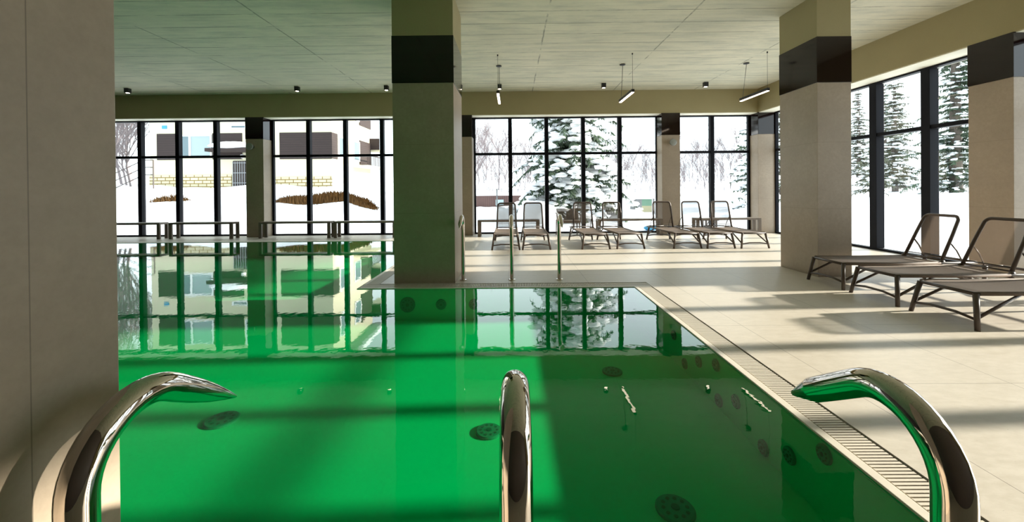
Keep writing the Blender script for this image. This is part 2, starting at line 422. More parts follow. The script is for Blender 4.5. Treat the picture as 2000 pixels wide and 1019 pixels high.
# columns ------------------------------------------------------------
def column(x0, y0, x1, y1, label, ztop=ZC, mat=None, band=True, group=None, bandtop=None):
    c = empty('column', ((x0 + x1) / 2, (y0 + y1) / 2, 0), 0, label, 'column', group)
    hx, hy = (x1 - x0) / 2, (y1 - y0) / 2
    zt = 3.0 if band else ztop
    one_box('tile_shaft', mat or M['tile'], -hx, -hy, 0, hx, hy, zt, c, 0.003)
    if band:
        bt = min(3.705, ztop)
        one_box('gloss_band', M['band'], -hx - .006, -hy - .006, 3.0, hx + .006, hy + .006, bt, c, 0.002)
        if ztop > bt: one_box('plaster_top', M['plaster'], -hx, -hy, bt, hx, hy, ztop, c)
    return c
column(-1.79, -0.04, -0.875, 0.877, 'tall grey-beige tiled column filling the left edge, close beside a handrail', mat=M['tile_joint'], band=False)
column(-1.79, 5.97, -0.875, 6.92, 'thick square column with black-brown band standing on the deck corner between the pool arms')
column(4.70, 6.19, 5.22, 7.05, 'free-standing tiled column with brown band behind the near row of loungers')
column(XB, 5.98, XR + 0.1, 6.57, 'tiled column with brown band in the right window wall, at the right edge', ZB)
struct(one_box('wall_right', M['plaster'], XB, YN, 0, XR + 0.2, 0.40, ZB))
column(-8.15, YB, -7.61, YF + 0.1, 'slim far-wall column with a wall lamp, between the two windows left of the thick column', ZB)
column(-1.92, YB, -1.23, YF + 0.1, 'far-wall column half hidden behind the thick square column', ZB)
column(4.53, YB, 5.08, YF + 0.1, 'far-wall column with a wall lamp behind the far loungers', ZB)
column(XB, YB, XR, YF + 0.1, 'corner column with shiny band reflecting a tree, at the far right corner', ZB)

# pool ---------------------------------------------------------------
b = MB()
zt = -0.031
b.quad((PX0, PY0, ZP), (PX1, PY0, ZP), (PX1, PY1, ZP), (PX0, PY1, ZP))
b.quad((PX0, PY1, ZP), (PXA, PY1, ZP), (PXA, PY2, ZP), (PX0, PY2, ZP))
b.box(PX1, PY0 - .045, ZP - .1, PX1 + .045, PY1 + .045, zt)
b.box(PXA, PY1, ZP - .1, PX1, PY1 + .045, zt)
b.box(PXA, PY1 + .045, ZP - .1, PXA + .045, PY2 + .045, zt)
b.box(PX0, PY2, ZP - .1, PXA, PY2 + .045, zt)
b.box(PX0 - .045, PY0 - .045, ZP - .1, PX0, PY2 + .045, zt)
b.box(PX0, PY0 - .045, ZP - .1, PX1, PY0, zt)
tag(b.build('pool_basin', M['pool']), 'sunken L-shaped swimming pool basin with pale lining under green water', 'pool')
b = MB()
b.quad((PX0, PY0, ZW), (PX1, PY0, ZW), (PX1, PY1, ZW), (PX0, PY1, ZW))
b.quad((PX0, PY1, ZW), (PXA, PY1, ZW), (PXA, PY2, ZW), (PX0, PY2, ZW))
tag(b.build('pool_water', M['water']), 'still emerald green water filling the indoor pool and mirroring the windows', 'water', kind='stuff')

def gutter(x0, y0, x1, y1, run, inner, label):
    """run: 'x'/'y' length direction; inner: -1/1 side (in the cross direction) facing the pool"""
    g = empty('overflow_gutter', (0, 0, 0), 0, label, 'gutter', 'slatted overflow gutters around the pool')
    cw, gap = 0.055, 0.014
    if run == 'y': lo, hi, s0, s1 = x0, x1, y0, y1
    else: lo, hi, s0, s1 = y0, y1, x0, x1
    if inner < 0: c0, c1, g0, g1 = lo, lo + cw, lo + cw + .004, hi - gap
    else: c0, c1, g0, g1 = hi - cw, hi, lo + gap, hi - cw - .004
    def bx(mb, a0, a1, t0, t1, z0, z1):
        if run == 'y': mb.box(a0, t0, z0, a1, t1, z1)
        else: mb.box(t0, a0, z0, t1, a1, z1)
    m_ = MB(); bx(m_, c0, c1, s0, s1, -0.03, -0.004); m_.build('coping', M['coping'], g, bevel=0.004)
    m_ = MB(); bx(m_, g0 - (.002 if inner < 0 else gap), g1 + (gap if inner < 0 else .002), s0, s1, -0.16, -0.125); m_.build('drain_channel', M['gap'], g)
    m_ = MB(); n = int((s1 - s0) / 0.024)
    for i in range(n):
        t = s0 + (i + 0.5) * (s1 - s0) / n
        bx(m_, g0, g1, t - 0.0080, t + 0.0080, -0.02, -0.004)
    for q in (0.2, 0.8):
        a = g0 + (g1 - g0) * q; bx(m_, a - .004, a + .004, s0, s1, -0.03, -0.0195)
    m_.build('slatted_grate', M['grate'], g)
gutter(PX1, PY0 - G, PX1 + G, PY1, 'y', -1, 'long slatted gutter along the right edge of the pool beside the sunlit deck')
gutter(PXA, PY1, PX1 + G, PY1 + G, 'x', -1, 'short slatted gutter in front of the thick column and far handrails')
gutter(PXA, PY1 + G, PXA + G, PY2 + 0.2, 'y', -1, 'slatted gutter along the far arm of the pool, left of the thick column')
gutter(PX0, PY0 - G, PX1, PY0, 'x', 1, 'slatted gutter along the near edge of the pool at the foot of the near handrails')
b = MB(); b.box(PX0, PY2, -0.03, PXA, PY2 + 0.2, -0.003)
tag(b.build('pool_coping', M['coping'], bevel=0.004), 'thin pale stone coping along the far edge of the pool under the benches', 'coping')
b = MB(); b.box(PX0 - G, PY0 - G, -0.03, PX0, PY2 + 0.2, -0.003)
tag(b.build('pool_coping', M['coping'], bevel=0.004), 'pale stone coping along the left edge of the pool', 'coping')

def fitting(kind, pos, r, label, rings=True):
    """round inlet plate; kind 'f' floor, 'x' on the right wall (faces -x), 'y' on the step wall (faces -y)"""
    o = empty('pool_inlet', pos, 0, label, 'pool inlet', 'round plates on the pool bottom' if kind == 'f' else 'round jets in the pool walls')
    ax = {'f': 'z', 'x': 'x', 'y': 'y'}[kind]; s = 1 if kind == 'f' else -1
    m_ = MB(); m_.lathe((0, 0, 0), [(r, 0), (r, s * .012), (r * .92, s * .018), (r * .55, s * .02)], ax, 28); m_.build('plate', M['jet'], o)
    m_ = MB(); m_.lathe((0, 0, 0), [(r * .22, s * .02), (r * .22, s * .024)], ax, 16)
    for k in range(10):
        a = 2 * math.pi * k / 10; q = r * .62
        c = {'z': (q * math.cos(a), q * math.sin(a), 0), 'x': (0, q * math.cos(a), q * math.sin(a)), 'y': (q * math.cos(a), 0, q * math.sin(a))}[ax]
        m_.lathe(c, [(r * .11, s * .017), (r * .11, s * .022)], ax, 8)
    m_.build('slots', M['jet_dark'], o)
fitting('f', (-2.38, 3.22, ZP), 0.125, 'round plate on the pool bottom below the tip of the left handrail')
fitting('f', (-0.20, 3.05, ZP), 0.10, 'round plate on the pool bottom just left of the middle handrail')
fitting('f', (0.99, 4.04, ZP), 0.10, 'round plate on the shaded pool bottom under the window reflection')
fitting('f', (0.92, 2.30, ZP), 0.11, 'round plate on the pool bottom at the near edge, right of the middle handrail')
for i, (y, z, l) in enumerate(((4.29, -.18, 'farthest wall jet in the right side of the pool'), (3.40, -.11, 'uppermost of the far trio of jets in the right pool wall'),
        (3.72, -.22, 'middle one of the far trio of jets in the right pool wall'), (4.02, -.37, 'lowest of the far trio of jets in the right pool wall'),
        (3.36, -.39, 'left of the pair of jets in the right pool wall beside the lamp reflection'), (3.10, -.26, 'right of the pair of jets in the right pool wall beside the lamp reflection'),
        (2.22, -.085, 'uppermost of the near trio of jets in the right pool wall'), (2.50, -.28, 'middle one of the near trio of jets in the right pool wall'),
        (2.76, -.40, 'lowest of the near trio of jets in the right pool wall'))):
    fitting('x', (PX1, y, z), 0.052, l)
for x, r, l in ((-1.52, .11, 'large oval-looking jet in the pool wall below the left side of the thick column'), (-1.04, .075, 'small jet in the pool wall below the thick column'),
                (-.57, .075, 'small jet in the pool wall below the leftmost far handrail')):
    fitting('y', (x, PY1, -.24), r, l)

# handrails ----------------------------------------------------------
def handrail(x, y, face, label, group, long_taper=False):
    """hooked grab rail: post at (x, y), the hook reaches towards +y*face"""
    o = empty('handrail', (x, y, 0), 0 if face > 0 else math.pi, label, 'handrail', group)
    R = 0.125; r = 0.0295; cz = 0.862
    pts = [(0, 0, 0), (0, 0, cz * .5), (0, 0, cz)]
    th1 = math.radians(180 - 122)
    for k in range(1, 15):
        t = math.pi + (th1 - math.pi) * k / 14; pts.append((0, R + R * math.cos(t), cz + R * math.sin(t)))
    d = Vector((0, math.sin(th1), -math.cos(th1))); p = Vector(pts[-1])
    L1 = 0.02 if long_taper else 0.145; pts += [tuple(p + d * L1 * .5), tuple(p + d * L1)]
    rs = [r] * len(pts)
    tube_n = len(pts)
    e = p + d * L1
    for q, rr in (((0.01, 0.99), (0.06, 0.93), (0.12, 0.74), (0.18, 0.42), (0.222, 0.15), (0.228, 0.07)) if long_taper else ((0.006, 0.97), (0.05, 0.62), (0.092, 0.26), (0.098, 0.12))):
        pts.append(tuple(e + d * q)); rs.append(r * rr)
    mb = MB(); mb.tube(pts, rs, 40)
    o1 = mb.build('tube', M['chrome'], o, smooth=True)
    md = o1.modifiers.new('edge', 'EDGE_SPLIT'); md.split_angle = math.radians(24)
    fl = MB(); fl.lathe((0, 0, 0), [(0.055, 0), (0.055, 0.008), (0.045, 0.014), (0.032, 0.016)], 'z', 32); fl.build('floor_flange', M['chrome'], o, smooth=False)
for x, l in ((-0.766, 'large polished steel handrail at the lower left beside the tiled column'), (0.001, 'large polished steel handrail in the middle foreground, seen end on'), (0.755, 'large polished steel handrail at the lower right over the slatted gutter')):
    handrail(x, 0.69, 1, l, 'near steel handrails', x < -.5)
for x, l in ((-0.777, 'small far handrail standing against the sunlit side of the thick column'), (-0.026, 'small far handrail in the middle, in front of the leftmost lounger'), (0.707, 'small far handrail right of the others, in front of the brown chair')):
    handrail(x, 6.16, -1, l, 'far steel handrails')

# loungers -----------------------------------------------------------
def make_lounger(ang, name='sun_lounger'):
    """foot end at x=0, head towards +x"""
    o = empty(name)
    hw, zt = 0.275, 0.345; rt = 0.018
    fr = MB()
    for s in (-1, 1):
        fr.tube([(0.0, s * (hw - .03), zt - .005), (0.03, s * hw, zt), (0.65, s * hw, zt - .006), (1.30, s * hw, zt), (1.78, s * hw, zt), (1.83, s * (hw - .05), zt)], rt, 10)
    fr.tube([(0.0, -hw + .03, zt - .005), (-0.01, 0, zt - .003), (0.0, hw - .03, zt - .005)], rt, 10)
    fr.tube([(1.83, -hw + .05, zt), (1.83, hw - .05, zt)], rt, 10)
    fr.tube([(1.30, -hw, zt - .01), (1.30, hw, zt - .01)], rt * .8, 8)
    fr.build('frame', M['brown'], o, smooth=True)
    for (x, s) in ((0.0, -1), (0.0, 1), (1.64, -1), (1.64, 1)):
        lg = MB(); lg.tube([(x, s * (hw - .01), zt), (x + (-.05 if x < 1 else .05), s * (hw + .045), 0.0)], [.025, .021], 14); leg = lg.build('leg', M['brown'], o, smooth=True)
    for x, dx in ((0.0, 0.42), (1.64, -0.36)):
        for s in (-1, 1):
            br = MB(); br.tube([(x + (-.033 if x < 1 else .033), s * (hw + .025), 0.115), (x + dx * .5, s * (hw + .012), .235), (x + dx, s * hw, zt - .012)], .015, 8); br.build('brace', M['brown'], o, smooth=True)
        xs_ = x + (-.035 if x < 1 else .035); st = MB(); st.tube([(xs_, -hw - .028, 0.10), (xs_, -.12, .128), (xs_, .12, .128), (xs_, hw + .028, 0.10)], .014, 8); st.build('stretcher', M['brown'], o, smooth=True)
    # sling seat with rolled side hems
    se = MB(); nx, ny = 16, 10; th = 0.006
    for zo, flip in ((0.014, False), (0.006, True)):
        vs = []; fs = []
        for i in range(nx + 1):
            for j in range(ny + 1):
                u, v = i / nx, j / ny
                x = 0.005 + 1.30 * u; y = (v * 2 - 1) * (hw + .004)
                z = zt + zo - 0.022 * math.sin(math.pi * u) * (1 - (2 * v - 1) ** 4) - (0.012 if u == 0 else 0)
                vs.append((x, y, z))
        for i in range(nx):
            for j in range(ny):
                a = i * (ny + 1) + j; f = (a, a + ny + 1, a + ny + 2, a + 1); fs.append(f[::-1] if flip else f)
        se.add(vs, fs)
    for s in (-1, 1): se.tube([(0.02, s * hw, zt + .001), (0.65, s * hw, zt - .004), (1.29, s * hw, zt + .001)], .021, 10)
    se.build('seat', M['seat_mesh'], o, smooth=True)
    # backrest
    ca, sa = math.cos(ang), math.sin(ang); L = 0.68; hx = 1.33
    P = lambda l, y, off=0.0: (hx + l * ca - off * sa, y, zt + .012 + l * sa + off * ca)
    bf = MB(); w0, w1, rc = hw - .02, hw - .045, .07
    path = [P(0, -w0), P(L * .6, -(w0 + w1) / 2), P(L - rc, -w1)]
    for k in range(1, 7):
        a = math.pi / 2 * k / 6; path.append(P(L - rc + rc * math.sin(a), -w1 + rc * (1 - math.cos(a))))
    half = path[:]
    path += [(x, -y, z) for (x, y, z) in reversed(half)]
    bf.tube(path, .0205, 12)
    bf.tube([P(.03, -w0), P(.03, w0)], .010, 8); bf.tube([P(.075, -w0), P(.075, w0)], .008, 8)
    bf.build('backrest_frame', M['brown'], o, smooth=True)
    bk = MB(); n = 10; vs = []; fs = []
    for i in range(n + 1):
        l = 0.10 + (L - 0.115) * i / n
        for j in range(n + 1):
            w = (w0 + (w1 - w0) * l / L); y = (j / n * 2 - 1) * w
            if l > L - rc: y *= (w - rc + math.sqrt(max(0, rc * rc - (l - L + rc) ** 2))) / w
            vs.append(P(l, y, 0.02 * (1 - (j / n * 2 - 1) ** 2) * -1))
    for i in range(n):
        for j in range(n):
            a = i * (n + 1) + j; fs.append((a, a + 1, a + n + 2, a + n + 1))
    bk.add(vs, fs); bk.build('backrest_mesh', M['back_mesh'], o, smooth=True)
    for s in (-1, 1):
        sp = MB(); a = P(L * .42, s * (w0 - .01), -.02); c = (1.62, s * (hw - .02), zt + .01)
        mid = tuple((a[i] + c[i]) / 2 + (0.0, 0, .03)[i] for i in range(3)); sp.tube([a, mid, c], .009, 8); sp.build('support_strut', M['brown'], o, smooth=True)
        hn = MB(); hn.lathe((1.33, s * (hw - .005), zt + .012), [(0.026, -.018), (0.03, 0), (0.026, .018)], 'y', 16); hn.build('hinge', M['brown'], o, smooth=True)
    return o
near = make_lounger(math.radians(65))
far = make_lounger(math.radians(79))
for i, (y, l) in enumerate(((5.725, 'taupe sun lounger nearest the free-standing column, topmost of the near row'), (4.965, 'taupe sun lounger in the middle of the near row at the right'), (4.17, 'taupe sun lounger nearest the viewer at the right, its backrest cut by the edge'))):
    o = near if i == 0 else copy_tree(near)
    o.location = (4.49, y, 0); tag(o, l, 'sun lounger', 'sun loungers at the right window')
FL = [((-.49 + .145) / 2, 9.17, 0, 'leftmost sun lounger of the far row, behind the middle far handrail'), ((.203 + .862) / 2, 9.17, 0, 'second sun lounger of the far row, left of the brown chair'),
      (1.90, 9.18, 2.0, 'far lounger directly right of the brown chair'), (2.70, 9.20, 3.0, 'fourth far lounger, to the left of the blue sled outside'),
      (4.007, 9.20, 1.5, 'far lounger in front of the far-wall column with the wall lamp'), (4.76, 9.17, 1.5, 'sixth far lounger, second from the right end of the row'),
      (5.512, 9.13, 1.5, 'last far lounger at the right end of the row near the corner column')]
for i, (x, y, a, l) in enumerate(FL):
    o = far if i == 0 else copy_tree(far)
    o.location = (x, y + .05, 0); o.rotation_euler = (0, 0, math.pi / 2 + math.radians(a)); tag(o, l, 'sun lounger', 'sun loungers along the far window')

# brown low chair by the window
c = empty('armchair', (1.62, 11.85, 0), 0, 'low brown armchair with slim legs in front of the far window between two loungers', 'chair')
for x in (-.31, .31):
    for y in (-.24, .24): b = MB(); b.tube([(x, y, .43), (x * 1.02, y * 1.05, 0)], [.02, .014], 10); b.build('leg', M['brown'], c, smooth=True)
b = MB(); b.box(-.33, -.27, .40, .33, .27, .47); b.build('seat', M['seat_mesh'], c, bevel=.02)
b = MB(); b.box(-.31, .22, .47, .31, .26, .80); b.build('backrest', M['back_mesh'], c, bevel=.01)
for s in (-1, 1): b = MB(); b.tube([(s * .33, -.25, .43), (s * .34, -.25, .62), (s * .34, -.1, .655), (s * .33, .22, .67)], .016, 10); b.build('armrest', M['brown'], c, smooth=True)

# benches
def bench(x0, x1, label):
    y0, y1 = 11.78, 12.10
    o = empty('bench', ((x0 + x1) / 2, (y0 + y1) / 2, 0), 0, label, 'bench', 'low benches along the far windows')
    h = (x1 - x0) / 2; w = (y1 - y0) / 2
    one_box('bench_top', M['bench'], -h, -w, .435, h, w, .49, o, .004)
    for sx in (-1, 1):
        for sy in (-1, 1): one_box('leg', M['bench'], sx * h, sy * w, 0, sx * (h - .09), sy * (w - .05), .435, o, .003)
bench(-12.4, -10.50, 'low brown bench at the far left window beside the tiled column')
bench(-10.23, -8.33, 'low brown bench at the far left window ending at the slim column')
bench(-7.55, -5.42, 'low brown bench starting at the slim column with the wall lamp, under the building view')
bench(-5.32, -3.48, 'low brown bench at the far window cut off by the thick column')
bench(-1.05, 0.78, 'low brown bench behind the two leftmost loungers')
bench(2.50, 4.42, 'low brown bench behind the third, fourth and fifth far loungers')
bench(5.40, 7.30, 'low brown bench behind the last two loungers by the corner column')

# ceiling spots
def spot_lamp(x, y, label):
    o = empty('ceiling_spotlight', (x, y, ZC), 0, label, 'spotlight', 'black ceiling spotlights along the far beam')
    b = MB(); b.box(-.058, -.058, -.125, .058, .058, 0); b.build('housing', M['black'], o, bevel=.004)
    b = MB(); b.lathe((0, 0, 0), [(.042, -.1255), (.042, -.131), (.02, -.133)], 'z', 20); b.build('lens', M['spot_glow'], o)
for x, l in ((-10.98, 'black cube spotlight on the ceiling at the far left beside the tiled column'), (-6.12, 'black cube spotlight on the ceiling left of the thick column'), (-3.57, 'black cube spotlight on the ceiling just left of the thick column'),
             (-1.47, 'black cube spotlight on the ceiling peeking out right of the thick column'), (-.35, 'black cube spotlight on the ceiling above the leftmost hanging lamp'), (2.60, 'black cube spotlight on the ceiling left of the middle hanging lamp'), (5.48, 'black cube spotlight on the ceiling left of the right hanging lamp')):
    spot_lamp(x, 11.35, l)
# pendants
def pendant(x, label):
    o = empty('pendant_lamp', (x, 9.35, ZC), 0, label, 'pendant lamp', 'linear lamps hanging over the far deck')
    zb = 3.50 - ZC
    one_box('lamp_housing', M['black'], -.032, -.55, zb + .012, .032, .52, zb + .075, o, .003)
    one_box('diffuser', M['lamp_glow'], -.026, -.54, zb, .026, .51, zb + .014, o)
    b = MB(); b.lathe((0, .27, 0), [(.065, 0), (.065, -.02), (.03, -.03)], 'z', 24); b.build('ceiling_rose', M['black'], o)
    b = MB(); b.lathe((0, -.52, 0), [(.014, 0), (.014, -.03)], 'z', 12); b.build('cable_anchor', M['black'], o)
    for pts in ([(0, .27, -.02), (0, .42, zb + .07)], [(0, -.52, -.02), (0, -.52, zb + .07)], [(.01, .27, -.02), (.015, .38, -.45), (.01, .46, zb + .07)]):
        b = MB(); b.tube(pts, .0035, 6); b.build('cable', M['wire'], o)
pendant(-.31, 'leftmost hanging linear lamp, seen end on beside the thick column')
pendant(2.66, 'middle hanging linear lamp over the far loungers')
pendant(5.62, 'rightmost hanging linear lamp near the free-standing column')
# wall lamps
for x, l in ((-7.93, 'small glass wall lamp on the slim far column at the left'), (4.81, 'small glass wall lamp on the far column behind the loungers')):
    o = empty('wall_lamp', (x, YB - .001, 2.76), 0, l, 'wall lamp', 'glass wall lamps on the far columns')
    b = MB(); b.lathe((0, 0, 0), [(.05, 0), (.05, -.02), (.02, -.03), (.02, -.06)], 'y', 20); b.build('wall_plate', M['wire'], o)
    b = MB(); b.lathe((0, -.06, 0), [(.03, 0), (.075, -.02), (.10, -.07), (.105, -.11), (.09, -.115)], 'y', 20); sh = b.build('lamp_shade', M['shade_glass'], o, smooth=True)


# ================================================================== outside
def sst(a, b_, x):
    t = max(0.0, min(1.0, (x - a) / (b_ - a))); return t * t * (3 - 2 * t)
def lerp_tab(tab, x):
    if x <= tab[0][0]: return tab[0][1]
    for (a, va), (b_, vb) in zip(tab, tab[1:]):
        if x <= b_: t = (x - a) / (b_ - a); t = t * t * (3 - 2 * t); return va + (vb - va) * t
    return tab[-1][1]
def ground_z(x, y):
    wl = sst(-3.0, -8.0, x)
    zl = lerp_tab([(12.7, -0.06), (14, 0.12), (17, 0.85), (19, 1.15), (24, 1.72), (40, 2.6)], y)
    zr = lerp_tab([(12.7, -0.06), (30, 0.12), (60, 2.7), (110, 4.0)], y)
    d = max(x - 8.2, 0)
    ze = 0.85 * sst(5, 16, d) + 0.9 * sst(20, 60, d)
    z = wl * zl + (1 - wl) * (zr if y > 12.7 else -0.06)
    if y < 12.7: z = -0.06
    w = sst(9, 16, x); z = z * (1 - w) + max(ze - .03, z if y > 12.7 else -1) * w
    far_ = sst(0.3, 4.0, max(y - 12.7, x - 8.2))
    z += far_ * (0.10 * math.sin(x * 0.9 + 1.3 * math.sin(y * .5)) * math.sin(y * 0.7 + .4) + 0.05 * math.sin(x * 2.3 + y * 1.1))
    return z
def snow_patch(name, xs, ys):
    b = MB(); nx, ny = len(xs), len(ys)
    vs = [(x, y, ground_z(x, y)) for y in ys for x in xs]
    fs = [(j * nx + i, j * nx + i + 1, (j + 1) * nx + i + 1, (j + 1) * nx + i) for j in range(ny - 1) for i in range(nx - 1)]
    b.add(vs, fs); o = b.build(name, M['snow'], smooth=True); struct(o); return o
def grow(a, e, d0, g):
    r = [a]; d = d0
    while r[-1] < e: r.append(r[-1] + d); d *= g
    return r
xs = [-x for x in reversed(grow(0.6, 90, 0.6, 1.03))] + grow(0, 130, 0.6, 1.03)
snow_patch('snow_ground', xs, grow(12.78, 130, 0.35, 1.045))
snow_patch('snow_ground', grow(8.22, 130, 0.4, 1.05), [-60 + 1.5 * i for i in range(49)] + [12.78])

# spruce trees
def spruce(name, H, R, seed, label, loc, first_branch=0.5, dens=1.0, droop=0.5, snow=0.75, mat='needle', group='snowy spruce trees outside', trunk_r=None, lump=1.0):
    rng = random.Random(seed)
    o = empty(name, loc, rng.uniform(0, 6), label, 'tree', group)
    tr = trunk_r or H * .018
    b = MB(); b.tube([(0, 0, -.6), (0.02, 0, H * .3), (0, .02, H * .7), (0, 0, H)], [tr * 1.15, tr, tr * .55, .01], 10); b.build('trunk', M['bark'], o, smooth=True)
    fo, sn, bk = MB(), MB(), MB()
    z = first_branch
    while z < H - .1:
        t = z / H; Lm = R * (1 - t) ** .75 * (0.75 + 0.25 * math.sin(z * 7))
        nb = max(4, int(8 * dens))
        for k in range(nb):
            a = rng.uniform(0, 2 * math.pi); L = Lm * rng.uniform(.6, 1.12); L = max(L, .15)
            ns = max(2, int(L / .20)); pr = None
            dz = rng.uniform(-.15, .1); dr = droop * rng.uniform(.6, 1.3)
            for i in range(ns + 1):
                u = i / ns; r_ = L * u
                zz = z + dz * u + .12 * L * u - dr * L * u * u * .55
                p = Vector((math.cos(a) * r_, math.sin(a) * r_, zz))
                if pr is not None:
                    d = p - pr; dn = d.normalized(); side = dn.cross(Vector((0, 0, 1))).normalized()
                    if u > .18:
                        w = (.42 * (1 - u) + .12) * min(1, L)
                        for s_ in (-1, 1):
                            for q in range(int(3 * dens) + 1):
                                c0 = pr + d * rng.random(); ww = w * rng.uniform(.5, 1.25)
                                tip = c0 + side * s_ * ww + dn * ww * rng.uniform(.2, .9) + Vector((0, 0, -ww * rng.uniform(.1, .9)))
                                hw_ = dn * rng.uniform(.03, .06) + Vector((0, 0, rng.uniform(-.03, .03)))
                                fo.add([c0 - hw_, c0 + hw_, tip + hw_ * .35, tip - hw_ * .35], [(0, 1, 2, 3)])
                        for q in range(1 + int(dens)):
                            c0 = pr + d * rng.random(); tip = c0 + Vector((rng.uniform(-.08, .08), rng.uniform(-.08, .08), -rng.uniform(.12, .38)))
                            fo.add([c0 - dn * .035, c0 + dn * .035, tip], [(0, 1, 2)])
                    if rng.random() < snow and u > .12:
                        c0 = (p + pr) / 2; s_ = rng.uniform(.6, 1.5) * lump
                        sn.blob((c0.x + side.x * rng.uniform(-.1, .1), c0.y + side.y * rng.uniform(-.1, .1), c0.z + .03), .16 * s_, .16 * s_, .055 * s_, 7, 4, .25, rng)
                pr = p
        z += .30 / dens * rng.uniform(.7, 1.3)
    fo.build('needles', M[mat], o); sn.build('snow_load', M['snowcap'], o, smooth=True)
    return o
def gz(x, y): return (x, y, ground_z(x, y))
spruce('spruce_tree', 9.5, 3.7, 3, 'large spruce sagging under heavy snow right outside the middle far window', gz(2.7, 18.2), .9, 1.6, 1.0, .62, trunk_r=.26, lump=1.5)
spruce('spruce_tree', 8.0, 1.9, 5, 'snow-laden spruce just left of the corner column through the far window', gz(13.6, 22.5), .3, 1.1, .8, .8, lump=1.35)
SP = [((21.6, 32.0), 15, 2.4, 11, 'dark spruce seen in the narrow pane between the corner column and the free-standing column'),
      ((28.2, 25.6), 15.5, 3.0, 12, 'tallest spruce beyond the right window, beside the wall column'),
      ((33.1, 34.8), 11.5, 2.7, 13, 'broad dark spruce behind the thick mullion of the right window'),
      ((41.0, 44.3), 12.0, 2.9, 14, 'medium spruce in the middle pane of the right window'),
      ((49.6, 57.6), 14, 3.4, 15, 'smaller pale spruce at the left of the middle pane of the right window'),
      ((39.5, 33.0), 11.5, 3.2, 16, 'spruce at the edge of the wall column, right of the tallest spruce'),
      ((22.2, 24.9), 4.2, 1.7, 17, 'low snowy spruce in front of the others beyond the right window')]
for (xy, H, R, sd, l) in SP:
    spruce('spruce_tree', H, R, sd, l, gz(*xy), .5, .9, .55, .42, mat='needle_pale' if sd % 2 else 'needle')

# bare trees of the thicket, hazed by their pale twig colour
def bare_mesh(seed, H, spread):
    rng = random.Random(seed); b = MB()
    def br(p, d, L, r, lv):
        n = 3; pts = [p]; q = p.copy(); dd = d.copy()
        for i in range(n):
            dd = (dd + Vector((rng.uniform(-.14, .14), rng.uniform(-.14, .14), .08))).normalized(); q = q + dd * L / n; pts.append(q.copy())
        b.tube(pts, [r, r * .8, r * .6, r * .35], 3, caps=False)
        if lv < 4:
            for k in range((14, 7, 5, 3)[lv]):
                t = rng.uniform(.25, 1.0) if lv else rng.uniform(.06, 1.0); i = min(n - 1, int(t * n)); c0 = pts[i].lerp(pts[i + 1], t * n - i)
                a = rng.uniform(0, 6.28); nd = (dd * 1.1 + Vector((math.cos(a), math.sin(a), .35)) * spread).normalized()
                br(c0, nd, L * rng.uniform(.38, .62), r * .5, lv + 1)
    br(Vector((0, 0, -.3)), Vector((0, 0, 1)), H, .07, 0)
    return b
bare_src = []
for k, (sd, H, spd) in enumerate(((21, 5.2, .7), (22, 4.8, .9), (23, 5.6, .75))):
    bare_src.append(bare_mesh(sd, H, spd).build('bare_tree', M['twig']))
rng = random.Random(5); first = [True] * 3
pos = []
for i in range(46):
    y = (44, 53, 62, 71)[i % 4]; q = -.10 + i * (.74 / 46)
    pos.append((q * y, y))
for i, (x, y) in enumerate(pos):
    k = i % 3
    o = bare_src[k] if first[k] else bare_src[k].copy()
    if not first[k]: COL.objects.link(o)
    first[k] = False
    o.location = gz(x, y); o.rotation_euler = (0, 0, rng.uniform(0, 6)); s = rng.uniform(.62, .85) * (1.35 if x < 0 else 1.0); o.scale = (s, s, s)
    tag(o, 'haze-tinted bare tree in the pale thicket far behind the far windows', 'tree', 'haze-tinted bare trees in the far thicket')
for i in range(60):
    y = (38, 42, 46)[i % 3]; x = (-.10 + i * (.74 / 60)) * y
    o = bare_src[(i + 1) % 3].copy(); COL.objects.link(o); o.location = gz(x, y); o.rotation_euler = (0, 0, rng.uniform(0, 6))
    s = rng.uniform(.26, .42); o.scale = (s * .8, s * .8, s); o.name = 'bare_shrub'
    tag(o, 'low haze-tinted bare shrub at the foot of the pale thicket behind the far windows', 'shrub', 'low haze-tinted shrubs in front of the far thicket')
for (x, y, s, l) in ((-29.0, 29.5, 1.5, 'tall snow-covered bare tree at the far left beside the apartment building'), (-27.2, 28.0, 1.1, 'middle-sized snow-covered bare tree at the far left beside the building'), (-32.5, 34.0, 2.0, 'snow-covered bare tree farthest back at the far left'), (-24.6, 25.6, 1.0, 'snow-covered bare tree touching the left end of the building'), (-23.9, 23.6, .6, 'low tangled bare tree behind the stair railing at the far left')):
    o = bare_src[1].copy(); COL.objects.link(o); o.location = gz(x, y); o.scale = (s,) * 3; tag(o, l, 'tree', 'bare trees by the building')

# apartment building
BY = 24.0; BX0, BX1 = -21.9, -10.9
B = empty('apartment_building', (BX0, BY, 1.0), 0, 'cream apartment building with dark brown boarding and white windows beyond the left far windows', 'building')
def bpart(name, mat, x0, y0, z0, x1, y1, z1, parent=None):
    b = MB(); b.box(x0 - BX0, y0 - BY, z0 - 1.0, x1 - BX0, y1 - BY, z1 - 1.0)
    o = b.build(name, mat, parent or B); return o
bpart('wall', M['cream'], BX0, BY, 0.5, BX1, BY + 6.6, 9.0)
bpart('stone_base', M['brick'], BX0 - .03, BY - .05, .5, -16.95, BY, 2.42)
bpart('stone_base', M['brick'], -15.6, BY - .05, .5, BX1 + .03, BY, 2.25)
bpart('roof', M['steelgrey'], BX0 - .5, BY - .7, 8.9, BX1 + .6, BY + 7.0, 9.15)
bpart('roof_snow', M['snowcap'], BX0 - .5, BY - .7, 9.15, BX1 + .6, BY + 7.0, 9.45)
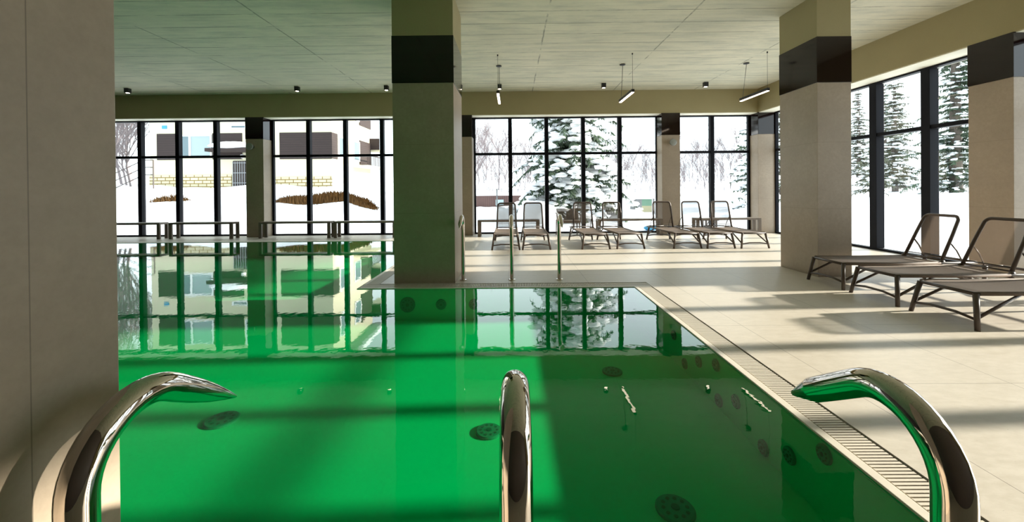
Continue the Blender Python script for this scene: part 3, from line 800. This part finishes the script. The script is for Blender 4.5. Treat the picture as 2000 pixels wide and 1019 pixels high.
def bwin(x0, z0, x1, z1, split=None, mat='pane_far', side=False):
    """white framed window on the front (x range) or on the side wall (range is y)"""
    d = .07
    if not side:
        f = MB(); o_ = lambda a0, c0, a1, c1: f.box(a0 - BX0, -d, c0 - 1, a1 - BX0, .02, c1 - 1)
        o_(x0, z0, x0 + .09, z1); o_(x1 - .09, z0, x1, z1); o_(x0 + .09, z0, x1 - .09, z0 + .09); o_(x0 + .09, z1 - .09, x1 - .09, z1)
        if split: o_(split - .06, z0 + .09, split + .06, z1 - .09)
        fr = f.build('window', M['white_frame'], B)
        segs = [(x0 + .09, (split or x1) - .06)] + ([(split + .06, x1 - .09)] if split else [])
        for i, (a, c) in enumerate(segs):
            g = MB(); g.box(a - BX0, -.03, z0 + .09 - 1, c - BX0, .01, z1 - .09 - 1); g.build('pane', M['curtain'] if i else M[mat], fr)
    else:
        f = MB(); o_ = lambda a0, c0, a1, c1: f.box(BX1 - BX0 - .02, a0 - BY, c0 - 1, BX1 - BX0 + d, a1 - BY, c1 - 1)
        o_(x0, z0, x0 + .09, z1); o_(x1 - .09, z0, x1, z1); o_(x0 + .09, z0, x1 - .09, z0 + .09); o_(x0 + .09, z1 - .09, x1 - .09, z1)
        fr = f.build('window', M['white_frame'], B)
        g = MB(); g.box(BX1 - BX0, x0 + .09 - BY, z0 + .09 - 1, BX1 - BX0 + .03, x1 - .09 - BY, z1 - .09 - 1); g.build('pane', M[mat], fr)
for z0, z1 in ((3.35, 4.92), (6.15, 7.85)):
    bpart('wood_cladding', M['wood'], -21.45, BY - .05, z0, -20.25, BY, z1)
    bwin(-20.15, z0 + .12, -18.12, z1 - .08, -19.45)
    bpart('wood_cladding', M['wood'], -18.08, BY - .05, z0, -16.3, BY, z1)
    bpart('wood_cladding', M['wood'], -14.02, BY - .05, z0 - .02, BX1 + .05, BY, z1)
    bpart('wood_cladding', M['wood'], BX1, BY, z0, BX1 + .05, BY + .75, z1)
    bwin(24.85, z0 + .1, 26.1, z1 - .1, side=True)
    bwin(27.2, z0 + .1, 28.3, z1 - .1, side=True)
    bpart('wood_cladding', M['wood'], BX1, 28.35, z0 - .1, BX1 + .06, 30.55, z1 + .05)
    b = MB(); b.box(BX1 - BX0, 30.4 - BY, z0 + 1.15 - 1, BX1 - BX0 + .75, 30.46 - BY, z0 + 2.0 - 1); b.build('balcony_panel', M['wood'], B)
    b = MB(); b.box(BX1 - BX0, 30.46 - BY, z0 + 1.0 - 1, BX1 - BX0 + .75, 31.8 - BY, z0 + 1.15 - 1); b.build('balcony_slab', M['cream'], B)
bwin(-17.0, 5.15, -16.0, 5.45); bwin(-16.2, 6.3, -15.0, 7.8)
# side balcony with rail
b = MB()
b.box(BX1 - BX0, 27.2 - BY, 2.0, BX1 - BX0 + 1.0, 31.0 - BY, 2.14); b.build('balcony_slab', M['cream'], B)
b = MB()
for k in range(20): y = 27.25 + k * .19; b.box(BX1 - BX0 + .95, y - BY, 2.14, BX1 - BX0 + .98, y - BY + .04, 2.85)
b.box(BX1 - BX0 + .94, 27.2 - BY, 2.8, BX1 - BX0 + 1.0, 31.0 - BY, 2.87); b.build('balcony_railing', M['wood'], B)
# entrance with canopy
bpart('entrance_recess', M['rail_dark'], -16.85, BY - .04, 1.0, -15.7, BY, 3.25)
b = MB()
for k in range(9): b.box(-16.85 + k * .14 - BX0, -.09, 0.5, -16.82 + k * .14 - BX0, -.06, 2.2)
for z in (.9, 1.5, 2.1): b.box(-16.85 - BX0, -.10, z, -15.7 - BX0, -.06, z + .04)
b.build('door_grille', M['steelgrey'], B)
bpart('canopy', M['wood'], -17.9, BY - .9, 3.75, -15.3, BY, 3.95)
b = MB(); b.blob((4.0 + 1.3, -.5, 3.1), 1.35, .55, .26, 16, 8, .04); b.build('canopy_snow', M['snowcap'], B, smooth=True)
b = MB(); b.blob((-16.35 - BX0 + .25, -.3, 2.50), .13, .13, .13, 12, 8, 0); b.build('globe_lamp', M['white_frame'], B, smooth=True)
bpart('blue_plate', M['blue'], -21.15, BY - .03, 5.22, -20.85, BY, 5.42)
for zz in (5.0,): pass

# stair railing at the left of the building
o = empty('stair_railing', (-22.3, 22.6, 1.4), 0, 'dark iron stair railing climbing the snow slope left of the building', 'railing')
b = MB()
for x in (1.3, 1.85): b.tube([(x, 0, -.2), (x, 0, 1.85)], .035, 6)
b.build('post', M['rail_dark'], o)
for dz in (0, .42, .84):
    b = MB(); b.tube([(-2.6, -.2, -.85 + dz), (1.3, 0, 1.0 + dz), (1.85, 0, 1.0 + dz)], .026, 6); b.build('handrail_bar', M['rail_dark'], o)

# dry grass showing through the snow
def tufts(name, strip, label, seed, n):
    rng = random.Random(seed); b = MB()
    for _ in range(n):
        t = rng.random(); k = t * (len(strip) - 1); i = min(int(k), len(strip) - 2); f = k - i
        x, y, hh_, dep = [strip[i][j] * (1 - f) + strip[i + 1][j] * f for j in range(4)]
        yy_ = y + rng.uniform(-.5, .5) * dep; x += rng.uniform(-.15, .15); z = ground_z(x, yy_) - .03
        h_ = hh_ * rng.uniform(.4, 1.5); w = rng.uniform(.02, .045); lx, ly = rng.uniform(-.12, .12), rng.uniform(-.15, .05)
        b.add([(x - w, yy_, z), (x + w, yy_, z), (x + lx, yy_ + ly, z + h_)], [(0, 1, 2)])
    return tag(b.build(name, M['tuft']), label, 'dry grass', kind='stuff')
tufts('dry_grass', [(-10.1, 17.3, .12, .5), (-9.6, 17.4, .3, 1.0), (-8.7, 17.3, .34, 1.3), (-8.2, 17.6, .34, .9), (-7.4, 17.9, .28, .5), (-6.6, 17.7, .26, .7), (-6.1, 17.6, .1, .4)], 'bank of dry orange grass showing through the snow on the slope', 4, 5200)
tufts('dry_grass', [(-16.2, 18.0, .12, .3), (-15.6, 18.2, .3, .6), (-15.0, 18.3, .12, .3)], 'small clump of dry orange grass on the snow slope at the far left', 6, 500)
tufts('dry_grass', [(-4.4, 15.0, .1, .3), (-4.1, 15.1, .4, .5), (-3.6, 15.2, .3, .3)], 'small clump of dry grass beside the thick column in the view', 7, 400)

# low board fence, wire fence post, hut, sled, crate
o = empty('board_fence', (-3.0, 30.0, 0), 0, 'low red-brown board fence topped with snow beyond the far window', 'fence')
b = MB(); b.box(-.2, 0, -.3, 3.6, .06, .92); b.build('board_panel', M['fence_wood'], o)
b = MB(); b.box(-.3, -.15, .92, 3.7, .25, 1.12); b.build('snow_cap', M['snowcap'], o, bevel=.06)
b = MB(); b.box(1.7, -.06, .2, 2.3, -.01, .62); b.build('pale_panel', M['curtain'], o)
o = empty('wire_fence', (-.8, 20.0, 0), 0, 'thin wire fence with a slim metal post outside the leftmost lounger', 'fence')
for x in (-3.2, 0): b = MB(); b.tube([(x, 0, -.2), (x, 0, 1.42)], .035, 8); b.build('post', M['grey_board'], o)
b = MB(); b.tube([(-3.2, 0, 1.4), (0, 0, 1.4), (3.4, .4, 1.28)], .008, 4); b.build('top_wire', M['grey_board'], o)
o = empty('garden_hut', (7.02, 22.0, ground_z(7.0, 22)), 0, 'small green and grey hut with a snowy roof beyond the far window', 'hut')
for x in (-.62, .62): one_box('post', M['grey_board'], x - .04, -.3, -.2, x + .04, -.22, .75, o)
one_box('wall_panel', M['grey_board'], -.62, -.2, 0, 0, -.14, .72, o); one_box('green_panel', M['green_board'], 0, -.2, .35, .55, -.14, .72, o); one_box('yellow_panel', M['yellow_board'], 0, -.2, 0, .55, -.14, .35, o)
one_box('snow_roof', M['snowcap'], -.85, -.5, .75, .85, .5, .93, o, .06)
b = MB(); b.blob((4.72, 13.7, .03), .26, .16, .09, 14, 6, .03); tag(b.build('sled', M['blue'], smooth=True), 'bright blue plastic sled lying in the snow just outside the far window', 'sled')
o = empty('slatted_crate', (7.0, 14.4, ground_z(7.0, 14.4)), 0, 'small dark slatted crate on the snow near the corner column', 'crate')
for k in range(5): one_box('slat', M['rail_dark'], -.25 + k * .12, -.1, 0, -.19 + k * .12, -.05, .28, o)
one_box('top_board', M['rail_dark'], -.28, -.12, .28, .34, .2, .32, o)
# snow mounds over bushes
for i, (x, y, rx, rz, l) in enumerate(((-.55, 16.6, .75, .75, 'rounded snow mound outside the leftmost lounger'), (1.0, 16.4, .95, .95, 'tall rounded snow mound between the two leftmost far loungers'), (4.9, 16.9, .9, .55, 'low snow mound at the foot of the big spruce, right side'), (11.6, 19.0, 1.2, .6, 'snow mound under the snow-laden spruce by the corner column'))):
    b = MB(); b.blob((0, 0, 0), rx, .7, rz, 18, 10, .07, random.Random(40 + i)); tag(b.build('snow_mound', M['snowcap'], smooth=True, loc=(x, y, ground_z(x, y))), l, 'snow mound', 'snow mounds outside the far windows')
b = MB(); b.tube([(10.0, 15.8, 3.15), (14.7, 16, 2.95), (18.3, 16, 2.93), (30, 17, 3.4)], .02, 6); tag(b.build('overhead_cable', M['snowcap']), 'thin frosted cable stretched in front of the spruces beyond the right window', 'cable')
